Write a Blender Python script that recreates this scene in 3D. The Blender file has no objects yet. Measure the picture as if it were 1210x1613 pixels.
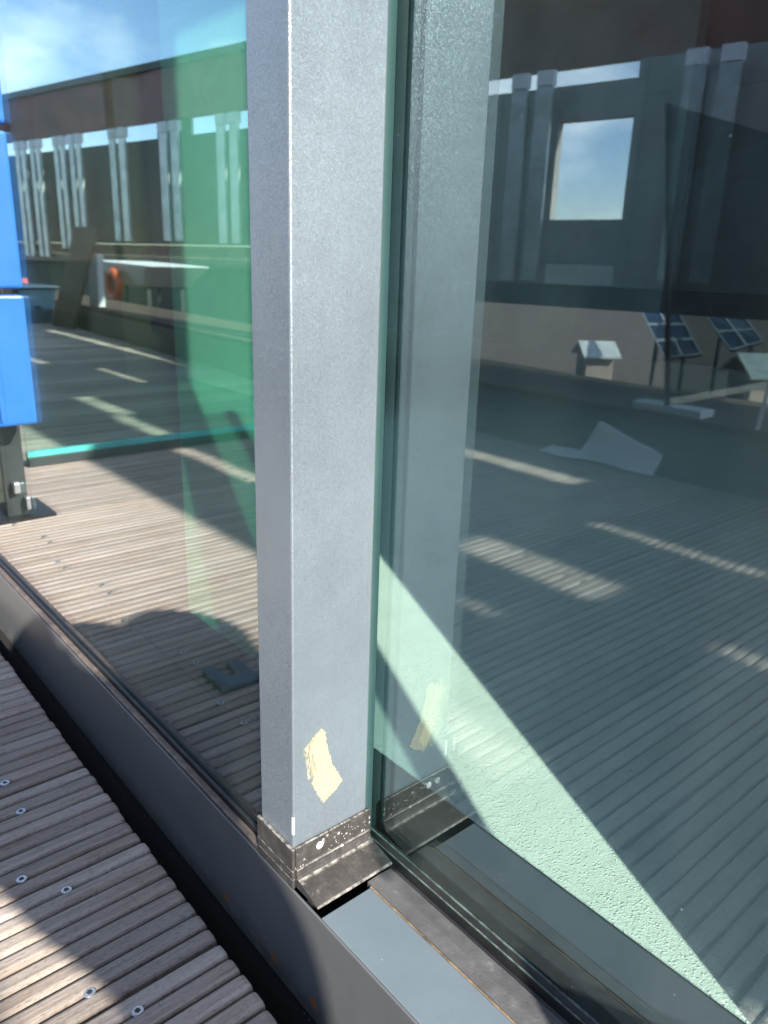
import bpy, bmesh, math, random
from mathutils import Vector, Matrix, noise
random.seed(7)
R = math.radians

# ------------------------------------------------------------------ camera, sky, sun, exposure
sc = bpy.context.scene
col = sc.collection
cam_d = bpy.data.cameras.new('camera')
cam = bpy.data.objects.new('camera', cam_d); col.objects.link(cam)
cam_d.sensor_fit = 'VERTICAL'; cam_d.lens = 26.0; cam_d.sensor_height = 26.0*1613/1212
cam_d.sensor_width = cam_d.sensor_height*0.75
cam.matrix_world = Matrix(((0.64844216, -0.25375111, 0.71772776, 0.0),
                           (0.7606004, 0.17660043, -0.6247394, 0.0),
                           (0.03177729, 0.95101139, 0.30751836, 0.5625),
                           (0, 0, 0, 1)))
cam_d.clip_start = 0.01; cam_d.clip_end = 3000
cam_d.dof.use_dof = True; cam_d.dof.focus_distance = 0.64; cam_d.dof.aperture_fstop = 10.0
sc.camera = cam

SUN_AZ = math.atan2(-0.403, 0.915)          # the sun stands towards +x, a little -y
SUN_EL = R(33)
sdir = Vector((math.cos(SUN_EL)*math.cos(SUN_AZ), math.cos(SUN_EL)*math.sin(SUN_AZ), math.sin(SUN_EL)))
sd = bpy.data.lights.new('sun', 'SUN'); sd.energy = 5.0; sd.angle = R(0.5); sd.color = (1.0, 0.93, 0.83)
so = bpy.data.objects.new('sun', sd); col.objects.link(so)
so.rotation_euler = sdir.to_track_quat('Z', 'Y').to_euler()

w = bpy.data.worlds.new('World'); sc.world = w; w.use_nodes = True
nt = w.node_tree; nt.nodes.clear()
out = nt.nodes.new('ShaderNodeOutputWorld'); bg = nt.nodes.new('ShaderNodeBackground')
sky = nt.nodes.new('ShaderNodeTexSky'); sky.sky_type = 'NISHITA'; sky.sun_disc = False
sky.dust_density = 0.25; sky.ozone_density = 1.6; sky.sun_elevation = SUN_EL; sky.sun_rotation = math.pi/2 - SUN_AZ
tc = nt.nodes.new('ShaderNodeTexCoord'); mp = nt.nodes.new('ShaderNodeMapping'); mp.inputs['Scale'].default_value = (1.6, 1.6, 3.6)
nz = nt.nodes.new('ShaderNodeTexNoise'); nz.inputs['Scale'].default_value = 1.9; nz.inputs['Detail'].default_value = 7; nz.inputs['Roughness'].default_value = 0.55
cr = nt.nodes.new('ShaderNodeValToRGB'); cr.color_ramp.elements[0].position = 0.46; cr.color_ramp.elements[1].position = 0.72
mx = nt.nodes.new('ShaderNodeMixRGB'); mx.inputs['Color2'].default_value = (9.4, 9.9, 10.6, 1)
nt.links.new(tc.outputs['Generated'], mp.inputs['Vector']); nt.links.new(mp.outputs[0], nz.inputs['Vector'])
nt.links.new(nz.outputs['Fac'], cr.inputs[0]); nt.links.new(cr.outputs[0], mx.inputs['Fac'])
tint = nt.nodes.new('ShaderNodeMixRGB'); tint.blend_type = 'MULTIPLY'; tint.inputs['Fac'].default_value = 1.0; tint.inputs['Color2'].default_value = (0.95, 0.96, 1.12, 1)
nt.links.new(sky.outputs[0], tint.inputs['Color1']); nt.links.new(tint.outputs[0], mx.inputs['Color1']); nt.links.new(mx.outputs[0], bg.inputs['Color'])
bg.inputs['Strength'].default_value = 0.122
nt.links.new(bg.outputs[0], out.inputs['Surface'])

sc.view_settings.view_transform = 'Standard'; sc.view_settings.look = 'None'
sc.view_settings.gamma = 1.0; sc.view_settings.exposure = 1.36
sc.render.engine = 'CYCLES'
sc.cycles.max_bounces = 14; sc.cycles.transparent_max_bounces = 24; sc.cycles.glossy_bounces = 6
sc.cycles.sample_clamp_indirect = 6.0; sc.cycles.caustics_reflective = False

# ------------------------------------------------------------------ materials
def mat(name):
    m = bpy.data.materials.new(name); m.use_nodes = True
    n = m.node_tree.nodes; l = m.node_tree.links
    return m, n, l, n['Principled BSDF']

def N(n, t, **kw):
    x = n.new(t)
    for k, v in kw.items():
        if k in x.inputs: x.inputs[k].default_value = v
        else: setattr(x, k, v)
    return x

def math_n(n, l, op, a, b=None, c=None):
    x = n.new('ShaderNodeMath'); x.operation = op
    for i, v in enumerate((a, b, c)):
        if v is None: continue
        if isinstance(v, (int, float)): x.inputs[i].default_value = v
        else: l.new(v, x.inputs[i])
    return x.outputs[0]

def mixc(n, l, fac, a, b, mode='MIX'):
    x = n.new('ShaderNodeMixRGB'); x.blend_type = mode
    for i, v in enumerate((fac, a, b)):
        s = x.inputs[i]
        if isinstance(v, (int, float)): s.default_value = v
        elif isinstance(v, tuple): s.default_value = (*v, 1) if len(v) == 3 else v
        else: l.new(v, s)
    return x.outputs[0]

def ramp(n, l, src, stops):
    x = n.new('ShaderNodeValToRGB'); e = x.color_ramp.elements
    while len(e) < len(stops): e.new(0.5)
    for el, (p, c) in zip(e, stops):
        el.position = p; el.color = (c, c, c, 1) if isinstance(c, (int, float)) else (*c, 1)
    l.new(src, x.inputs[0]); return x.outputs[0]

def noise_n(n, l, vec, scale, detail=4, rough=0.5, dist=0.0):
    x = n.new('ShaderNodeTexNoise'); x.inputs['Scale'].default_value = scale
    x.inputs['Detail'].default_value = detail; x.inputs['Roughness'].default_value = rough
    x.inputs['Distortion'].default_value = dist
    l.new(vec, x.inputs['Vector']); return x.outputs['Fac']

def objco(n, l, scale=(1, 1, 1)):
    t = n.new('ShaderNodeTexCoord'); m = n.new('ShaderNodeMapping'); m.inputs['Scale'].default_value = scale
    l.new(t.outputs['Object'], m.inputs['Vector']); return m.outputs[0]

def bump(n, l, h, strength, dist, b):
    x = n.new('ShaderNodeBump'); x.inputs['Strength'].default_value = strength; x.inputs['Distance'].default_value = dist
    l.new(h, x.inputs['Height']); l.new(x.outputs[0], b.inputs['Normal']); return x

def plain(name, c, rough=0.5, metal=0.0, nscale=20, namp=0.25, bstr=0.15, bdist=0.002, spec=0.5):
    m, n, l, b = mat(name); v = objco(n, l)
    f = noise_n(n, l, v, nscale, 6, 0.6)
    lo = tuple(x*(1-namp) for x in c); hi = tuple(min(1, x*(1+namp)) for x in c)
    l.new(ramp(n, l, f, [(0.3, lo), (0.7, hi)]), b.inputs['Base Color'])
    b.inputs['Roughness'].default_value = rough; b.inputs['Metallic'].default_value = metal
    b.inputs['Specular IOR Level'].default_value = spec
    bump(n, l, noise_n(n, l, v, nscale*8, 4), bstr, bdist, b)
    return m

def paint_mat(name, base, flake=0.0, rust=None, rough=0.42, metal=0.0):
    m, n, l, b = mat(name); v = objco(n, l)
    dust = noise_n(n, l, v, 9, 8, 0.65)
    c = mixc(n, l, ramp(n, l, dust, [(0.35, 0.0), (0.8, 0.22)]), base, tuple(min(1, x*1.5+0.05) for x in base))
    run = noise_n(n, l, objco(n, l, (70, 70, 2.5)), 1.0, 6, 0.65)
    c = mixc(n, l, ramp(n, l, run, [(0.5, 0.0), (0.78, 0.13)]), c, tuple(x*0.62 for x in base))
    sp = n.new('ShaderNodeTexVoronoi'); sp.inputs['Scale'].default_value = 120; l.new(v, sp.inputs['Vector'])
    dots = ramp(n, l, sp.outputs['Distance'], [(0.0, 1.0), (0.07, 0.0)])
    rnd = n.new('ShaderNodeSeparateColor'); l.new(sp.outputs['Color'], rnd.inputs[0])
    dots = math_n(n, l, 'MULTIPLY', dots, math_n(n, l, 'GREATER_THAN', rnd.outputs[0], 0.93))
    c = mixc(n, l, math_n(n, l, 'MULTIPLY', dots, 0.8), c, (0.6, 0.62, 0.6))
    if rust:
        sep = n.new('ShaderNodeSeparateXYZ'); l.new(v, sep.inputs[0])
        edge = math_n(n, l, 'SUBTRACT', 1.0, math_n(n, l, 'MULTIPLY', math_n(n, l, 'SUBTRACT', sep.outputs[2], rust[0]), 1.0/rust[1]))
        scr = noise_n(n, l, objco(n, l, (60, 60, 60)), 1.0, 5, 0.7)
        g = math_n(n, l, 'MULTIPLY', ramp(n, l, edge, [(0.0, 0.0), (1.0, 1.0)]), ramp(n, l, scr, [(0.5, 0.0), (0.66, 0.8)]))
        c = mixc(n, l, g, c, (0.20, 0.22, 0.22))
        for (px, pz, r) in rust[2]:
            dx = math_n(n, l, 'SUBTRACT', sep.outputs[0], px); dz = math_n(n, l, 'SUBTRACT', sep.outputs[2], pz)
            d = math_n(n, l, 'SQRT', math_n(n, l, 'ADD', math_n(n, l, 'MULTIPLY', dx, dx), math_n(n, l, 'MULTIPLY', dz, dz)))
            q = math_n(n, l, 'ADD', math_n(n, l, 'DIVIDE', d, r), math_n(n, l, 'MULTIPLY', math_n(n, l, 'SUBTRACT', noise_n(n, l, v, 420, 3), 0.5), 2.4))
            c = mixc(n, l, ramp(n, l, q, [(0.55, 0.85), (1.1, 0.0)]), c, (0.30, 0.13, 0.03))
    l.new(c, b.inputs['Base Color'])
    b.inputs['Metallic'].default_value = metal
    l.new(ramp(n, l, dust, [(0.3, rough-0.04), (0.8, rough+0.1)]), b.inputs['Roughness'])
    if flake > 0:
        fl = n.new('ShaderNodeTexVoronoi'); fl.inputs['Scale'].default_value = 1500; l.new(v, fl.inputs['Vector'])
        geo = n.new('ShaderNodeNewGeometry')
        s1 = n.new('ShaderNodeVectorMath'); s1.operation = 'SUBTRACT'; s1.inputs[1].default_value = (0.5, 0.5, 0.5); l.new(fl.outputs['Color'], s1.inputs[0])
        s2 = n.new('ShaderNodeVectorMath'); s2.operation = 'SCALE'; s2.inputs['Scale'].default_value = flake; l.new(s1.outputs[0], s2.inputs[0])
        s3 = n.new('ShaderNodeVectorMath'); s3.operation = 'ADD'; l.new(s2.outputs[0], s3.inputs[0]); l.new(geo.outputs['Normal'], s3.inputs[1])
        s4 = n.new('ShaderNodeVectorMath'); s4.operation = 'NORMALIZE'; l.new(s3.outputs[0], s4.inputs[0])
        l.new(s4.outputs[0], b.inputs['Normal'])
    else:
        bump(n, l, noise_n(n, l, v, 700, 2), 0.12, 0.0006, b)
    return m

def glass_mat(name, tint, base, slope, dust=1.0, sheen=(0.99, 0.968, 1.0)):
    m = bpy.data.materials.new(name); m.use_nodes = True
    n = m.node_tree.nodes; l = m.node_tree.links; n.clear()
    o = n.new('ShaderNodeOutputMaterial'); mixs = n.new('ShaderNodeMixShader')
    t = n.new('ShaderNodeBsdfTransparent'); t.inputs[0].default_value = (*tint, 1)
    g = n.new('ShaderNodeBsdfGlossy'); g.inputs['Roughness'].default_value = 0.0; g.inputs['Color'].default_value = (*sheen, 1)
    lw = n.new('ShaderNodeLayerWeight'); lw.inputs['Blend'].default_value = 0.5     # facing = 1 - cos
    p = math_n(n, l, 'POWER', lw.outputs['Facing'], 2.2)
    f = math_n(n, l, 'MULTIPLY_ADD', p, slope, base)
    v = objco(n, l)
    vo = n.new('ShaderNodeTexVoronoi'); vo.inputs['Scale'].default_value = 42; l.new(v, vo.inputs['Vector'])
    sp = n.new('ShaderNodeSeparateColor'); l.new(vo.outputs['Color'], sp.inputs[0])
    speck = math_n(n, l, 'MULTIPLY', ramp(n, l, vo.outputs['Distance'], [(0.0, 1.0), (0.035, 0.0)]), math_n(n, l, 'GREATER_THAN', sp.outputs[0], 0.55))
    l.new(f, mixs.inputs[0]); l.new(t.outputs[0], mixs.inputs[1]); l.new(g.outputs[0], mixs.inputs[2])
    d = n.new('ShaderNodeBsdfDiffuse'); d.inputs[0].default_value = (0.75, 0.78, 0.76, 1)
    film = ramp(n, l, noise_n(n, l, objco(n, l, (16, 16, 1.6)), 1.0, 7, 0.62), [(0.4, 0.003*dust), (0.75, 0.012*dust)])
    mix2 = n.new('ShaderNodeMixShader')
    l.new(math_n(n, l, 'ADD', math_n(n, l, 'MULTIPLY', speck, 0.6*dust), film), mix2.inputs[0])
    l.new(mixs.outputs[0], mix2.inputs[1]); l.new(d.outputs[0], mix2.inputs[2])
    l.new(mix2.outputs[0], o.inputs['Surface'])
    return m

def wood_mat():
    m, n, l, b = mat('weathered_hardwood')
    t = n.new('ShaderNodeTexCoord'); sep = n.new('ShaderNodeSeparateXYZ'); l.new(t.outputs['Object'], sep.inputs[0])
    def cell(pitch, off):
        f = math_n(n, l, 'FLOOR', math_n(n, l, 'DIVIDE', math_n(n, l, 'SUBTRACT', sep.outputs[0], off), pitch))
        wn = n.new('ShaderNodeTexWhiteNoise'); wn.noise_dimensions = '1D'; l.new(f, wn.inputs['W']); return wn.outputs['Value'], f
    board, bi = cell(0.1565, -0.4775); ridge, ri = cell(0.1565/8, -0.4775)
    cmb = n.new('ShaderNodeCombineXYZ')
    l.new(sep.outputs[0], cmb.inputs[0]); l.new(sep.outputs[1], cmb.inputs[1]); l.new(math_n(n, l, 'MULTIPLY', bi, 3.7), cmb.inputs[2])
    mp = n.new('ShaderNodeMapping'); mp.inputs['Scale'].default_value = (420, 16, 1); l.new(cmb.outputs[0], mp.inputs['Vector'])
    grain = noise_n(n, l, mp.outputs[0], 1.0, 8, 0.65, 0.6)
    mp2 = n.new('ShaderNodeMapping'); mp2.inputs['Scale'].default_value = (40, 6, 1); l.new(cmb.outputs[0], mp2.inputs['Vector'])
    blot = noise_n(n, l, mp2.outputs[0], 1.0, 6, 0.6)
    mp3 = n.new('ShaderNodeMapping'); mp3.inputs['Scale'].default_value = (900, 190, 1); l.new(cmb.outputs[0], mp3.inputs['Vector'])
    pore = noise_n(n, l, mp3.outputs[0], 1.0, 3, 0.6)
    c = ramp(n, l, grain, [(0.28, (0.17, 0.13, 0.10)), (0.5, (0.355, 0.295, 0.245)), (0.75, (0.50, 0.435, 0.375))])
    warm = mixc(n, l, ramp(n, l, board, [(0.0, 0.0), (1.0, 0.5)]), c, (0.36, 0.265, 0.195), 'MIX')
    c = mixc(n, l, 0.6, c, warm)
    c = mixc(n, l, ramp(n, l, blot, [(0.35, 0.0), (0.7, 0.55)]), c, (0.47, 0.445, 0.425))
    c = mixc(n, l, ramp(n, l, pore, [(0.52, 0.0), (0.72, 0.55)]), c, (0.11, 0.08, 0.065))
    tone = math_n(n, l, 'ADD', math_n(n, l, 'MULTIPLY', board, 0.42), math_n(n, l, 'MULTIPLY_ADD', ridge, 0.26, 0.62))
    x = n.new('ShaderNodeVectorMath'); x.operation = 'SCALE'; l.new(c, x.inputs[0]); l.new(tone, x.inputs['Scale'])
    l.new(x.outputs[0], b.inputs['Base Color'])
    b.inputs['Roughness'].default_value = 0.72; b.inputs['Specular IOR Level'].default_value = 0.3
    bump(n, l, math_n(n, l, 'SUBTRACT', grain, math_n(n, l, 'MULTIPLY', pore, 0.5)), 0.55, 0.0012, b)
    return m

def stucco_mat(name, c, scale=260):
    m, n, l, b = mat(name); v = objco(n, l)
    big = noise_n(n, l, v, 14, 5, 0.6); fine = noise_n(n, l, v, scale*2.2, 4, 0.6)
    l.new(ramp(n, l, big, [(0.3, tuple(x*0.9 for x in c)), (0.7, c)]), b.inputs['Base Color'])
    b.inputs['Roughness'].default_value = 0.9; b.inputs['Specular IOR Level'].default_value = 0.15
    h = math_n(n, l, 'MULTIPLY', fine, 0.5)
    for k, (sca, amp) in enumerate(((scale*0.9, 1.0), (scale*1.7, 0.6))):
        vo = n.new('ShaderNodeTexVoronoi'); vo.inputs['Scale'].default_value = sca; l.new(v, vo.inputs['Vector'])
        sp = n.new('ShaderNodeSeparateColor'); l.new(vo.outputs['Color'], sp.inputs[0])
        grain = math_n(n, l, 'MULTIPLY', ramp(n, l, vo.outputs['Distance'], [(0.0, 1.0), (0.5, 0.0)]), math_n(n, l, 'MULTIPLY_ADD', sp.outputs[k], 0.9, 0.1))
        h = math_n(n, l, 'ADD', h, math_n(n, l, 'MULTIPLY', grain, amp))
    bump(n, l, h, 0.8, 0.0015, b)
    return m

def rubber_mat(name, c, speck):
    m, n, l, b = mat(name); v = objco(n, l)
    blot = noise_n(n, l, v, 60, 7, 0.65)
    cc = ramp(n, l, blot, [(0.3, tuple(x*0.6 for x in c)), (0.62, c), (0.85, tuple(min(1, x*2.1+0.03) for x in c))])
    if speck:
        for sca, th, rad in ((150, 0.62, 0.26), (330, 0.6, 0.22)):
            vo = n.new('ShaderNodeTexVoronoi'); vo.inputs['Scale'].default_value = sca; l.new(v, vo.inputs['Vector'])
            sp = n.new('ShaderNodeSeparateColor'); l.new(vo.outputs['Color'], sp.inputs[0])
            d = math_n(n, l, 'ADD', vo.outputs['Distance'], math_n(n, l, 'MULTIPLY', math_n(n, l, 'SUBTRACT', noise_n(n, l, v, 900, 2), 0.5), 0.25))
            dots = math_n(n, l, 'MULTIPLY', ramp(n, l, d, [(rad*0.6, 1.0), (rad, 0.0)]), math_n(n, l, 'GREATER_THAN', sp.outputs[0], th))
            gate = ramp(n, l, noise_n(n, l, v, 38, 3), [(0.47, 0.0), (0.56, 0.85)])
            sep = n.new('ShaderNodeSeparateXYZ'); l.new(v, sep.inputs[0])
            hi = ramp(n, l, sep.outputs[2], [(0.081, 0.12), (0.086, 1.0)])
            cc = mixc(n, l, math_n(n, l, 'MULTIPLY', math_n(n, l, 'MULTIPLY', dots, gate), hi), cc, (0.62, 0.6, 0.56))
    if speck:
        def band(out, at, w):
            return ramp(n, l, math_n(n, l, 'DIVIDE', math_n(n, l, 'ABSOLUTE', math_n(n, l, 'SUBTRACT', out, at)), w), [(0.45, 1.0), (1.0, 0.0)])
        e = math_n(n, l, 'MAXIMUM', math_n(n, l, 'MAXIMUM', band(sep.outputs[2], 0.0912, 0.0009), band(sep.outputs[2], 0.0828, 0.0008)), math_n(n, l, 'MAXIMUM', band(sep.outputs[0], -0.3908, 0.0012), band(sep.outputs[2], 0.1122, 0.0009)))
        brk = ramp(n, l, noise_n(n, l, v, 170, 5, 0.7), [(0.4, 0.0), (0.62, 0.75)])
        cc = mixc(n, l, math_n(n, l, 'MULTIPLY', e, brk), cc, (0.40, 0.38, 0.35))
        dirt = ramp(n, l, noise_n(n, l, v, 95, 8, 0.75), [(0.48, 0.0), (0.75, 0.5)])
        cc = mixc(n, l, dirt, cc, (0.15, 0.135, 0.12))
    l.new(cc, b.inputs['Base Color']); b.inputs['Roughness'].default_value = 0.62
    bump(n, l, noise_n(n, l, v, 420, 5, 0.6), 0.4, 0.0012, b)
    return m

M = {}
M['post'] = paint_mat('grey_flake_paint', (0.285, 0.34, 0.385), 0.22, None, 0.40, 0.62)
M['frame'] = paint_mat('grey_frame_paint', (0.098, 0.103, 0.107), 0.0, (-0.045, 0.05, [(-0.534, -0.021, 0.006), (-0.469, -0.020, 0.004), (-0.450, -0.023, 0.0065), (-0.390, -0.020, 0.006), (-0.80, -0.03, 0.003)]), 0.48, 0.1)
M['panel'] = paint_mat('grey_sill_paint', (0.115, 0.15, 0.178), 0.0, None, 0.5, 0.0)
M['flashing'] = rubber_mat('black_flashing', (0.046, 0.043, 0.041), True)
M['strip'] = rubber_mat('grey_sealing_strip', (0.10, 0.10, 0.105), False)
M['gasket'] = plain('black_gasket', (0.012, 0.013, 0.014), 0.45, 0, 60, 0.4)
M['lipglint'] = plain('grey_green_lip_highlight', (0.10, 0.14, 0.125), 0.4, 0, 150, 0.7)
M['trim'] = plain('worn_brown_trim', (0.14, 0.112, 0.095), 0.5, 0.2, 90, 0.5)
M['yellowwood'] = plain('pale_seal_edge', (0.17, 0.125, 0.075), 0.7, 0, 120, 0.6)
M['yellow'] = None
M['glass'] = glass_mat('green_tinted_glass', (0.905, 0.988, 0.955), 0.158, 0.17, 1.5, (0.87, 0.98, 1.0))
M['glassl'] = glass_mat('clear_tinted_glass', (0.80, 0.94, 0.895), 0.205, 0.52)
M['balu'] = glass_mat('balustrade_glass', (0.86, 0.95, 0.92), 0.012, 0.12, 0.0)
M['smoke'] = glass_mat('dark_sheet_glass', (0.62, 0.70, 0.70), 0.03, 0.2, 0.0)
M['tealedge'] = plain('polished_glass_edge', (0.12, 0.62, 0.56), 0.2, 0, 30, 0.15)
M['wood'] = wood_mat()
M['stucco'] = stucco_mat('pale_green_stucco', (0.92, 0.95, 0.92), 430)
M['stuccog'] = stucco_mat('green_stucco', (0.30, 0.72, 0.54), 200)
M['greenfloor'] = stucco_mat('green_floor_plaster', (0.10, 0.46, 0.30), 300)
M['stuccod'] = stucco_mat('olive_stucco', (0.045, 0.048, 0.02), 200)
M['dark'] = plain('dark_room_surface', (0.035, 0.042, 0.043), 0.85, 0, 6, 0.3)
M['teal'] = plain('pale_teal_haze', (0.36, 0.43, 0.44), 0.8, 0, 3, 0.2)
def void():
    m, n, l, b = mat('black_slot_shade'); v = objco(n, l)
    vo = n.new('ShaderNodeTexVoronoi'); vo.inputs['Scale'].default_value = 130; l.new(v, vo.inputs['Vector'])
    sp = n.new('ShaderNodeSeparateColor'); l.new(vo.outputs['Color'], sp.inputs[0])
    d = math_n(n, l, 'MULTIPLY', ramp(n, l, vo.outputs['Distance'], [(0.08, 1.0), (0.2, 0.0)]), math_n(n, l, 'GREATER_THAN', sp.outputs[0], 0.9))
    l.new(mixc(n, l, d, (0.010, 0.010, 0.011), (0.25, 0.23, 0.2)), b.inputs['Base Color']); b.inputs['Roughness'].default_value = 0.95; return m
M['black'] = void()  # near-black colour carries the shade of the slot; pale specks are debris
M['jamb'] = plain('dark_teal_jamb', (0.05, 0.10, 0.097), 0.5, 0, 10, 0.15)
def concrete():
    m, n, l, b = mat('grey_concrete'); v = objco(n, l)
    big = noise_n(n, l, v, 1.3, 8, 0.65); fine = noise_n(n, l, v, 22, 6, 0.6)
    streak = noise_n(n, l, objco(n, l, (5, 5, 0.5)), 1.0, 6, 0.6)
    c = ramp(n, l, big, [(0.3, (0.27, 0.265, 0.25)), (0.7, (0.46, 0.46, 0.44))])
    c = mixc(n, l, ramp(n, l, streak, [(0.5, 0.0), (0.75, 0.55)]), c, (0.20, 0.19, 0.17))
    sep = n.new('ShaderNodeSeparateXYZ'); l.new(v, sep.inputs[0])
    for ax, pitch in ((0, 1.25), (2, 0.62)):
        f = math_n(n, l, 'ABSOLUTE', math_n(n, l, 'SUBTRACT', math_n(n, l, 'FRACT', math_n(n, l, 'DIVIDE', sep.outputs[ax], pitch)), 0.5))
        c = mixc(n, l, ramp(n, l, f, [(0.488, 0.0), (0.497, 0.6)]), c, (0.13, 0.13, 0.12))
    l.new(c, b.inputs['Base Color']); b.inputs['Roughness'].default_value = 0.88
    bump(n, l, fine, 0.4, 0.01, b); return m
M['concrete'] = concrete()
M['rustbeam'] = plain('red_brown_beam', (0.20, 0.075, 0.055), 0.75, 0, 2.0, 0.35)
M['steel'] = plain('pale_galvanised_steel', (0.50, 0.54, 0.54), 0.42, 0.55, 7, 0.25)
M['darksteel'] = plain('dark_green_grey_steel', (0.05, 0.062, 0.062), 0.5, 0.3, 8, 0.3)
M['darkwall'] = plain('dark_green_cladding', (0.028, 0.055, 0.043), 0.7, 0, 2.5, 0.4)
M['blue'] = paint_mat('bright_blue_panel', (0.028, 0.19, 0.62), 0.0, None, 0.36, 0.0)
M['tile'] = plain('terracotta_gravel', (0.085, 0.055, 0.042), 0.9, 0, 9, 0.45, 0.5, 0.02)
M['zinc'] = plain('pale_zinc', (0.55, 0.59, 0.58), 0.45, 0.3, 10, 0.2)
M['vent'] = plain('warm_grey_render', (0.36, 0.31, 0.27), 0.85, 0, 12, 0.2)
M['white'] = plain('white_sheet', (0.82, 0.83, 0.86), 0.7, 0, 14, 0.06)
M['brownboard'] = plain('dark_brown_board', (0.07, 0.045, 0.036), 0.6, 0, 10, 0.35)
M['orange'] = plain('orange_plastic', (0.72, 0.13, 0.04), 0.5, 0, 10, 0.15)
M['navy'] = plain('dark_blue_plastic', (0.012, 0.045, 0.085), 0.5, 0, 10, 0.2)
M['screw'] = plain('stainless_screw', (0.45, 0.46, 0.48), 0.35, 0.8, 300, 0.2)
M['hole'] = plain('screw_recess', (0.02, 0.02, 0.02), 0.6, 0, 100, 0.2)
M['cell'] = plain('solar_cell_blue', (0.03, 0.06, 0.11), 0.15, 0, 10, 0.3)
M['skin'] = plain('skin', (0.5, 0.32, 0.24), 0.6, 0, 20, 0.1)
M['cloth'] = plain('dark_jacket', (0.05, 0.055, 0.07), 0.9, 0, 30, 0.2)
M['ground'] = plain('far_ground', (0.10, 0.11, 0.07), 0.95, 0, 0.2, 0.4)
def yellow():
    m, n, l, b = mat('dried_yellow_filler'); v = objco(n, l, (1, 1, 0.25))
    f = noise_n(n, l, v, 700, 5, 0.7)
    l.new(ramp(n, l, f, [(0.3, (0.36, 0.32, 0.19)), (0.6, (0.44, 0.405, 0.26)), (0.8, (0.48, 0.46, 0.36))]), b.inputs['Base Color'])
    b.inputs['Roughness'].default_value = 0.85; bump(n, l, f, 0.6, 0.0006, b); return m
M['yellow'] = yellow()
def film():
    m, n, l, b = mat('thin_yellow_scrape'); v = objco(n, l, (1, 1, 0.3))
    f = noise_n(n, l, v, 650, 5, 0.7)
    b.inputs['Base Color'].default_value = (0.52, 0.47, 0.30, 1); b.inputs['Roughness'].default_value = 0.85
    l.new(ramp(n, l, f, [(0.38, 0.05), (0.6, 0.8)]), b.inputs['Alpha']); return m
M['film'] = film()

# ------------------------------------------------------------------ mesh helpers
def link(name, bm, m, parent=None, smooth=False, bevel=0.0, seg=2):
    me = bpy.data.meshes.new(name)
    bmesh.ops.recalc_face_normals(bm, faces=bm.faces[:])
    bm.to_mesh(me); bm.free()
    if smooth:
        for p in me.polygons: p.use_smooth = True
    o = bpy.data.objects.new(name, me); col.objects.link(o)
    for mm in (m if isinstance(m, (list, tuple)) else [m]): me.materials.append(mm)
    if parent: o.parent = parent
    if bevel > 0:
        bv = o.modifiers.new('bevel', 'BEVEL'); bv.width = bevel; bv.segments = seg; bv.limit_method = 'ANGLE'
        bv.harden_normals = False
    return o

def empty(name, loc=(0, 0, 0)):
    o = bpy.data.objects.new(name, None); o.empty_display_size = 0.1; col.objects.link(o); o.location = loc
    return o

def tag(o, label=None, cat=None, group=None, kind=None):
    if label: o['label'] = label
    if cat: o['category'] = cat
    if group: o['group'] = group
    if kind: o['kind'] = kind
    return o

def box(bm, x0, x1, y0, y1, z0, z1, mi=0):
    vs = [bm.verts.new((x, y, z)) for z in (z0, z1) for y in (y0, y1) for x in (x0, x1)]
    for f in ((0, 1, 3, 2), (4, 5, 7, 6), (0, 1, 5, 4), (2, 3, 7, 6), (0, 2, 6, 4), (1, 3, 7, 5)):
        bm.faces.new([vs[i] for i in f]).material_index = mi

def hexa(bm, b4, t4):
    vs = [bm.verts.new(p) for p in list(b4)+list(t4)]
    for f in ((3, 2, 1, 0), (4, 5, 6, 7), (0, 1, 5, 4), (1, 2, 6, 5), (2, 3, 7, 6), (3, 0, 4, 7)):
        bm.faces.new([vs[i] for i in f])

def B(name, m, parent, *dims, bevel=0.0):
    bm = bmesh.new(); box(bm, *dims); return link(name, bm, m, parent, bevel=bevel)

def sweep(bm, prof, p0, p1, frame):
    """extrude a closed 2-D profile from p0 to p1; frame = (u, v) axes"""
    u, v = frame; a = []; b = []
    for (s, t) in prof:
        a.append(bm.verts.new(Vector(p0)+u*s+v*t)); b.append(bm.verts.new(Vector(p1)+u*s+v*t))
    k = len(prof)
    for i in range(k):
        bm.faces.new((a[i], a[(i+1) % k], b[(i+1) % k], b[i]))
    bm.faces.new(a[::-1]); bm.faces.new(b)

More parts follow.
